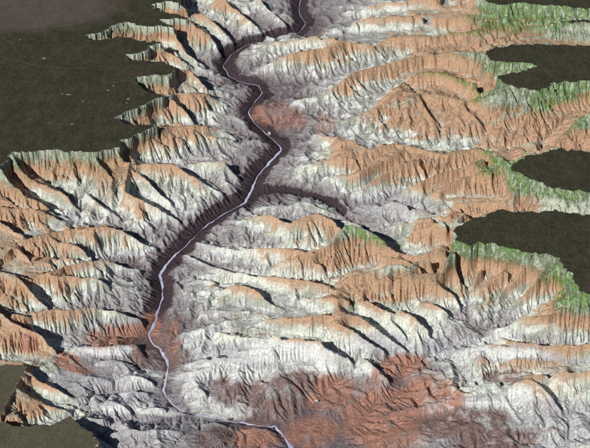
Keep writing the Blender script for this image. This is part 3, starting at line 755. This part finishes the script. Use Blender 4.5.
# ---- ridges: every stretch of high ground belongs to the crest it falls from
RIDGES = [
 (('r_knob', 'r_bench', 'r_bench2', 'm_rib5', 'm_lip'), 'white knob with an orange cap and a lavender bench running left from it, bottom right'),
 (('r_second', 'm_rib6', 'm_rib7'), 'short orange-topped ridge entering from the right edge just behind the white knob'),
 (('r_long',), 'long orange-topped white ridge reaching the right edge below the wooded amphitheatre'),
 (('r_rimspur', 'r_amph', 'r_amph2', 'r_amph4', 'r_amph5', 'r_amph6', 'r_amph7'), 'green and orange amphitheatre wall under the big wooded plateau at right'),
 (('r_mesa', 'r_mesaedge', 'r_mid', 'r_x6'), 'broad orange mesa with white fluted front joined to the big wooded plateau'),
 (('r_white', 'r_x8'), 'orange-topped ridge with white lower face right of the centre, in front of the broad mesa'),
 (('r_orange', 'r_orange2', 'r_x5'), 'wide orange ridge with two steps standing behind the white front ridge'),
 (('r_front', 'r_lowspur', 'r_low1', 'r_x3'), 'white front ridge with an orange tip above the brown badlands at the near bend'),
 (('r_low2', 'r_low3', 'r_x1', 'r_x2'), 'low grey ridge ends along the right bank above the white rapid'),
 (('r_knoll', 'r_knoll2'), 'isolated round orange knoll on the grey bench right of the river'),
 (('r_ridge5',), 'third long ridge below the side gorge right of the river, orange at its far end'),
 (('r_ridge4', 'r_x4', 'r_x7'), 'long ridge with a dark green summit running from the river to the big plateau'),
 (('r_ridge3', 'r_ridge3b'), 'twin-humped orange ridge directly below the dark side gorge'),
 (('r_tri1',), 'small orange ridge above the lavender valley, left of the plateau point'),
 (('r_tri2',), 'thin straight tan ridge under the wooded plateau in the middle of the right edge'),
 (('r_tri3', 'r_tri4'), 'pair of orange spurs at the left point of the big wooded plateau'),
 (('r_far1', 'r_far1b', 'r_far1c', 'r_far1d', 'r_diag1', 'r_diag2'), 'wide many-spurred orange and white ridge facing the side gorge'),
 (('r_far2', 'r_far2b', 'r_far2c'), 'broad tan ridge with dark clefts under the far wooded plateau'),
 (('r_farcorner',), 'green-topped spur at the right edge between two wooded plateaus'),
 (('r_far3', 'r_far3b'), 'orange ridge above the red-brown flat beside the far river bends'),
 (('r_far4', 'r_far4b'), 'oval orange-topped ridge enclosed by the far loop of the river'),
 (('r_far5', 'r_far7'), 'farthest pale ridges at the top right of the river'),
 (('r_far6',), 'far tan ridge below the narrow wooded strip at the right edge'),
 (('l_0', 'l_0b', 'l_0c'), 'farthest orange and white ridges left of the river at the top edge'),
 (('l_1', 'l_2'), 'pale ridge falling from the two thin plateau fingers at top left'),
 (('l_3',), 'orange spur falling from the short third finger of the left plateau'),
 (('l_4',), 'rust-orange spur falling from the fourth finger of the left plateau'),
 (('l_5', 'l_5b'), 'tan fluted spur above the deepest bay of the left plateau'),
 (('l_6',), 'orange and white ridge falling from the lowest finger of the left plateau'),
 (('l_7', 'l_7b', 'l_7c', 'l_face'), 'large orange ridge with white foot below the corner of the left plateau'),
 (('l_8', 'l_9', 'l_9b', 'l_9c'), 'steep parallel ribs under the left plateau at the left edge'),
 (('l_10', 'l_8b'), 'short orange and white ridge in the middle of the left slope'),
 (('l_11', 'l_11b', 'l_11c'), 'long curved orange-topped ridge running from the left edge to the gorge'),
 (('l_12', 'l_12b', 'l_13'), 'fluted white ridge below the long curved ridge at left'),
 (('l_14',), 'orange rib at the left edge above the near wooded plateau'),
 (('l_15', 'l_16'), 'ridge with rust-red lower end reaching the river from the left'),
 (('l_17', 'l_18', 'l_19'), 'orange ribs falling from the near olive plateau at lower left'),
 (('l_20', 'l_21', 'l_22', 'l_23', 'l_24', 'l_25', 'l_26', 'l_27', 'l_28', 'l_29'), 'low grey hills left of the near river bend'),
 (('m_red', 'm_dark'), 'dark red-brown hill inside the nearest bend of the river'),
 (('m_violet', 'm_brown', 'm_spur', 'm_w1', 'm_w2', 'm_violet2', 'm_violet3', 'm_bench', 'm_brown2'), 'violet-brown badland hills above the nearest bend'),
 (('m_r1', 'm_r2', 'm_r3', 'm_r4', 'm_r5', 'm_rib1', 'm_rib2', 'm_rib3', 'm_rib4'), 'rolling brick-red hills in the lower right'),
]
lab = np.full((nr1, nc1), -1, np.int32)
sx_ = np.full((nr1, nc1), 1e9); sy_ = np.full((nr1, nc1), 1e9)
GX, GY = grid(nc1, nr1)
for k, (names, _) in enumerate(RIDGES):
    for nm in names:
        P = densify(CRESTS[nm], 1.0)
        x, y = unproject(P[:, 0], P[:, 1], P[:, 2] * ZS)
        for off in (0, 450, 900):
            yy = y - off * np.clip(P[:, 2] / 900, 0, 1)
            i, j = to_grid(x, yy, nc1, nr1)
            i = np.rint(i).astype(int); j = np.rint(j).astype(int)
            ok = (i >= 0) & (i < nc1) & (j >= 0) & (j < nr1)
            lab[j[ok], i[ok]] = k; sx_[j[ok], i[ok]] = x[ok]; sy_[j[ok], i[ok]] = yy[ok]
best = (GX - sx_) ** 2 + (GY - sy_) ** 2
step = 128
while step >= 1:
    for dj in (-step, 0, step):
        for di in (-step, 0, step):
            if dj == 0 and di == 0: continue
            jd = slice(max(0, -dj), nr1 - max(0, dj)); js = slice(max(0, dj), nr1 + min(0, dj))
            id_ = slice(max(0, -di), nc1 - max(0, di)); is_ = slice(max(0, di), nc1 + min(0, di))
            cx = sx_[js, is_]; cy = sy_[js, is_]
            d = (GX[jd, id_] - cx) ** 2 + (GY[jd, id_] - cy) ** 2
            m = (d < best[jd, id_]) & (lab[js, is_] >= 0)
            for dst, src in ((best, d), (sx_, cx), (sy_, cy), (lab, lab[js, is_])):
                v = dst[jd, id_]; v[m] = src[m]
    step //= 2
ridge_id = np.repeat(np.repeat(lab, 2, 0), 2, 1)[:NR - 1, :NC - 1]
ridge_d = np.sqrt(np.repeat(np.repeat(best, 2, 0), 2, 1)[:NR - 1, :NC - 1])
hf = h[:-1, :-1]
low_limit = np.interp(Y[:-1, :-1], [23000, 28000, 33000], [110, 200, 300])
on_ridge = (region == 0) & (hf > low_limit) & (ridge_d < 2600)
in_gorge = (region == 0) & (D[:-1, :-1] < 620) & (hf <= low_limit) & (Y[:-1, :-1] > 27000)
floor_ = (region == 0) & ~on_ridge & ~in_gorge
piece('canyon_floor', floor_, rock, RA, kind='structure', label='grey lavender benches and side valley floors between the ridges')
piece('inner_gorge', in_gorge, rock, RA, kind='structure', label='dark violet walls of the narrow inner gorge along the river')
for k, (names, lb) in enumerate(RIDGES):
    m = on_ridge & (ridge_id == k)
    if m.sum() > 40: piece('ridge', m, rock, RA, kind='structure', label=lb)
PLAT_LABEL = {'left': 'vast dark wooded plateau with bays and fingers filling the upper left',
 'near_upper': 'olive plateau point at the left edge above the bottom corner', 'near_lower': 'olive plateau filling the bottom left corner',
 'right_top': 'dark wooded plateau strip in the top right corner', 'right_strip': 'very thin wooded plateau strip below the top right corner',
 'right_far': 'dark wooded plateau with a bright green notch at upper right', 'right_middle': 'dark wooded plateau wedge in the middle of the right edge',
 'right_big': 'largest dark wooded plateau on the right, above the amphitheatre'}
clump, nt, bs = new_mat("tree_crowns")
gi = N(nt, 'ShaderNodeNewGeometry')
cn = noise(nt, coords(nt), 1 / 90, 3, 0.6)
nt.links.new(mix(nt, mapr(nt, cn, 0.3, 0.7), (0.03, 0.035, 0.018), (0.08, 0.078, 0.042)), bs.inputs['Base Color'])
scrub, nt, bs = new_mat("scrub_crowns")
nt.links.new(mix(nt, mapr(nt, noise(nt, coords(nt), 1 / 90, 3, 0.6), 0.3, 0.7), (0.055, 0.062, 0.032), (0.11, 0.11, 0.06)), bs.inputs['Base Color'])
def ground_z(x, y):
    i, j = to_grid(np.asarray(x, float), np.asarray(y, float), NC, NR)
    i = np.clip(i, 0, NC - 1.001); j = np.clip(j, 0, NR - 1.001)
    i0 = i.astype(int); j0 = j.astype(int); fi = i - i0; fj = j - j0
    return (Z[j0, i0] * (1 - fi) + Z[j0, i0 + 1] * fi) * (1 - fj) + (Z[j0 + 1, i0] * (1 - fi) + Z[j0 + 1, i0 + 1] * fi) * fj
DENS = {'left': 0.08, 'near_upper': 0.14, 'near_lower': 0.14}
def crowns(name, cx, cy, mat, label, rmin, rmax):
    n = len(cx)
    cz = ground_z(cx, cy) - 3
    r = rng.uniform(rmin, rmax, n); hh = rng.uniform(0.7, 1.2, n) * r
    V = np.zeros((n, 6, 3))
    for q in range(5):
        a = q * 2 * math.pi / 5 + rng.uniform(0, 1.2, n)
        rr = r * rng.uniform(0.7, 1.3, n)
        V[:, q] = np.stack([cx + rr * np.cos(a), cy + rr * np.sin(a), cz - 4], 1)
    V[:, 5] = np.stack([cx + r * rng.normal(0, 0.2, n), cy + r * rng.normal(0, 0.2, n), cz + hh], 1)
    tri = np.array([[q, (q + 1) % 5, 5] for q in range(5)])[None]
    F = ((np.arange(n) * 6)[:, None, None] + tri).reshape(-1, 3)
    me = bpy.data.meshes.new(name)
    me.vertices.add(n * 6); me.vertices.foreach_set('co', V.astype(np.float32).ravel())
    me.loops.add(len(F) * 3); me.loops.foreach_set('vertex_index', F.astype(np.int32).ravel())
    me.polygons.add(len(F)); me.polygons.foreach_set('loop_start', np.arange(0, 3 * len(F), 3, dtype=np.int32))
    me.update(calc_edges=True); me.materials.append(mat)
    o = bpy.data.objects.new(name, me); scene.collection.objects.link(o)
    o['kind'] = 'stuff'; o['label'] = label
inview = (SX[:-1, :-1] > -60) & (SX[:-1, :-1] < 650) & (SY[:-1, :-1] > -12) & (SY[:-1, :-1] < 470)
for k, (nm, poly, z) in enumerate(PLATEAUS):
    m = region == k + 1
    piece('plateau_' + nm, m, forest, ('dry', 'bare'), kind='structure', label=PLAT_LABEL[nm])
    jj, ii = np.where(m & inview)
    pick = rng.random(len(jj)) < DENS.get(nm, 0.13) * (0.4 + 1.2 * (fbm(X[jj, ii], Y[jj, ii], 1400, 3, 13) > -0.05))
    jj, ii = jj[pick], ii[pick]
    if len(jj) < 10: continue
    crowns('forest', X[jj, ii] + rng.normal(0, 14, len(jj)), Y[jj, ii] + rng.normal(0, 20, len(jj)), scrub if nm.startswith('near') else clump,
           'tree cover on the ' + PLAT_LABEL[nm].replace('vast ', '').replace('dark wooded ', ''), 9, 26)
veg_ok = (region == 0) & inview & (strata[:-1, :-1] > 1040)
jj, ii = np.where(veg_ok)
dens = 3.5 * (0.04 + 0.22 * np.clip(green + 0.6 * green2, 0, 1)[jj, ii]) * np.clip((strata[jj, ii] - 1020) / 300, 0, 1) * (0.35 + 1.3 * gully[jj, ii])
pick = rng.random(len(jj)) < dens
jj, ii = jj[pick], ii[pick]
ledge, nt, bs = new_mat("ledge_trees")
nt.links.new(mix(nt, mapr(nt, noise(nt, coords(nt), 1 / 700, 4, 0.6), 0.35, 0.65), (0.035, 0.055, 0.02), (0.07, 0.12, 0.025)), bs.inputs['Base Color'])
crowns('ledge_trees', X[jj, ii] + rng.normal(0, 10, len(jj)), Y[jj, ii] + rng.normal(0, 12, len(jj)), ledge, 'dark green trees and shrubs clinging to the upper ledges below the rims', 8, 22)
print("ledge trees", len(jj))
print("pieces", round(time.time() - T0, 1))
def ribbon(name, xy, z, width, mat, **props):
    t = np.gradient(xy, axis=0); t /= np.linalg.norm(t, axis=1)[:, None] + 1e-9
    nrm = np.stack([-t[:, 1], t[:, 0]], 1)
    w = np.asarray(width).reshape(-1, 1) / 2 * np.ones((len(xy), 1))
    L = np.column_stack([xy + nrm * w, z]); R = np.column_stack([xy - nrm * w, z])
    v = np.empty((2 * len(xy), 3)); v[0::2] = R; v[1::2] = L
    f = [(2 * k, 2 * k + 2, 2 * k + 3, 2 * k + 1) for k in range(len(xy) - 1)]
    me = bpy.data.meshes.new(name); me.from_pydata(v.tolist(), [], f); me.materials.append(mat)
    for p in me.polygons: p.use_smooth = True
    o = bpy.data.objects.new(name, me); scene.collection.objects.link(o)
    for k, q in props.items(): o[k] = q
    return o
ribbon('river', riv_xy[::2], riv_z[::2] * ZS, np.interp(riv[::2, 1], [0, 140, 155, 200, 212, 250, 262, 385, 398, 425, 440], [18, 24, 66, 72, 26, 32, 56, 52, 32, 34, 68]) * (1 + 1.25 * fbm(np.arange(len(riv_xy[::2])) * 1.0, np.zeros(len(riv_xy[::2])), 7.0, 3, 8)), water, kind='structure', label='pale lavender silty river winding down the middle of the canyon')


# ------------------------------------------------------------------ roads, clearings and gravel bars
dirt, nt, bs = new_mat("pale_dirt")
nt.links.new(mix(nt, noise(nt, coords(nt), 1 / 60, 3), (0.16, 0.135, 0.11), (0.40, 0.36, 0.32)), bs.inputs['Base Color'])
road_m, nt, bs = new_mat("road_surface")
nt.links.new(mix(nt, noise(nt, coords(nt), 1 / 200, 3), (0.07, 0.06, 0.048), (0.15, 0.125, 0.10)), bs.inputs['Base Color'])
ROADS = [([(-60,37),(0,33),(20,31),(44,27),(59,24),(78,19),(93,13),(105,6),(114,-8)], 42, 'pale road crossing the left plateau towards the top edge'),
         ([(-40,53),(0,57),(20,61),(35,65.5),(60,68),(80,68.5),(106,66)], 26, 'faint straight road across the middle of the left plateau'),
         ([(3,37.5),(10,43),(17,49),(14,54),(7,58),(2,64)], 28, 'short winding road near the left edge of the left plateau'),
         ([(100,80.5),(106,83.5),(112,81.5),(118,83),(126,80),(134,82)], 34, 'winding pale track beside the rim of the left plateau'),
         ([(48,124),(60,124.6),(70,124.4),(79,125)], 30, 'short pale road low on the left plateau')]
for pts, w, lb in ROADS:
    P = smooth_line(densify(pts, 0.6), 12)
    x, y = unproject(P[:, 0], P[:, 1], 1505 * ZS)
    keep = np.abs(x) < half_width(y) * 0.98
    ribbon('road', np.stack([x, y], 1)[keep], ground_z(x, y)[keep] + 9, w, road_m, kind='structure', label=lb)
def patch_sheet(name, px, py, rx, ry, z0, mat, lb, lift_=9, kind='structure'):
    x0, y0 = unproject(px, py, z0 * ZS)
    x1, _ = unproject(px + rx, py, z0 * ZS); _, y1 = unproject(px, py - ry, z0 * ZS)
    n = 18; ang = np.linspace(0, 2 * math.pi, n, endpoint=False); rr = rng.uniform(0.3, 1.1, n); rr = 0.6 * rr + 0.2 * (np.roll(rr, 1) + np.roll(rr, -1))
    xs = x0 + (x1 - x0) * rr * np.cos(ang); ys = y0 + (y1 - y0) * rr * np.sin(ang)
    xs = np.append(xs, x0); ys = np.append(ys, y0)
    zs = np.maximum(ground_z(xs, ys), z0 * ZS - 30) + lift_
    if name == 'gravel_bar': zs = np.maximum(ground_z(xs, ys) + 5, z0 * ZS + 4)
    zs[-1] += 2
    me = bpy.data.meshes.new(name)
    me.from_pydata(np.stack([xs, ys, zs], 1).tolist(), [], [(q, (q + 1) % n, n) for q in range(n)])
    me.materials.append(mat)
    o = bpy.data.objects.new(name, me); scene.collection.objects.link(o)
    o['kind'] = kind; o['label'] = lb
for px, py, rx, ry, lb in [(69, 94.6, 4.2, 0.8, 'long bare clearing in the middle of the left plateau'), (62, 94.2, 1.6, 0.5, 'small bare clearing just left of the long one'),
        (44, 58.5, 2.6, 0.9, 'slanting bare clearing in the upper part of the left plateau'), (72, 124, 2.2, 0.9, 'bare clearing on the short pale road'),
        (83, 101, 1.8, 0.8, 'small bare clearing below the long clearing'), (108, 90.5, 1.6, 0.9, 'small bare clearing below the winding track'),
        (113, 86, 1.3, 0.7, 'tiny bare clearing under the winding track'), (128, 99, 2.2, 1.1, 'bare clearing beside the rim bay'), (127, 103, 1.5, 0.8, 'small bare clearing near the rim bay'),
        (20, 40, 1.5, 0.6, 'tiny bare clearing by the short winding road'), (54, 148, 0.8, 0.5, 'tiny bare speck at the lower rim of the left plateau')]:
    patch_sheet('clearing', px, py, rx, ry, 1502, dirt, lb)
foam, nt, bs = new_mat("white_gravel")
nt.links.new(mix(nt, noise(nt, coords(nt), 1 / 40, 3), (0.40, 0.39, 0.37), (0.70, 0.69, 0.66)), bs.inputs['Base Color'])
patch_sheet('gravel_bar', 165.3, 380.3, 2.6, 1.9, 48, foam, 'round white gravel bar at the near rapid of the river', 8)
patch_sheet('gravel_bar', 269, 133.5, 1.8, 2.4, 14, foam, 'white gravel bar at the river elbow by the red-brown flat', 8)
patch_sheet('gravel_bar', 316, 401, 2.6, 2.4, 130, foam, 'pale round gravel patch in the dry valley between red hills', 14)
me = bpy.data.meshes.new('desert_plain')
me.from_pydata([(-300000, -100000, -120), (300000, -100000, -120), (300000, 400000, -120), (-300000, 400000, -120)], [], [(0, 1, 2, 3)])
me.materials.append(plain_m)
o = bpy.data.objects.new('desert_plain', me); scene.collection.objects.link(o); o['kind'] = 'structure'; o['label'] = 'wide scrub plain around the canyon country'
print("done", round(time.time() - T0, 1))
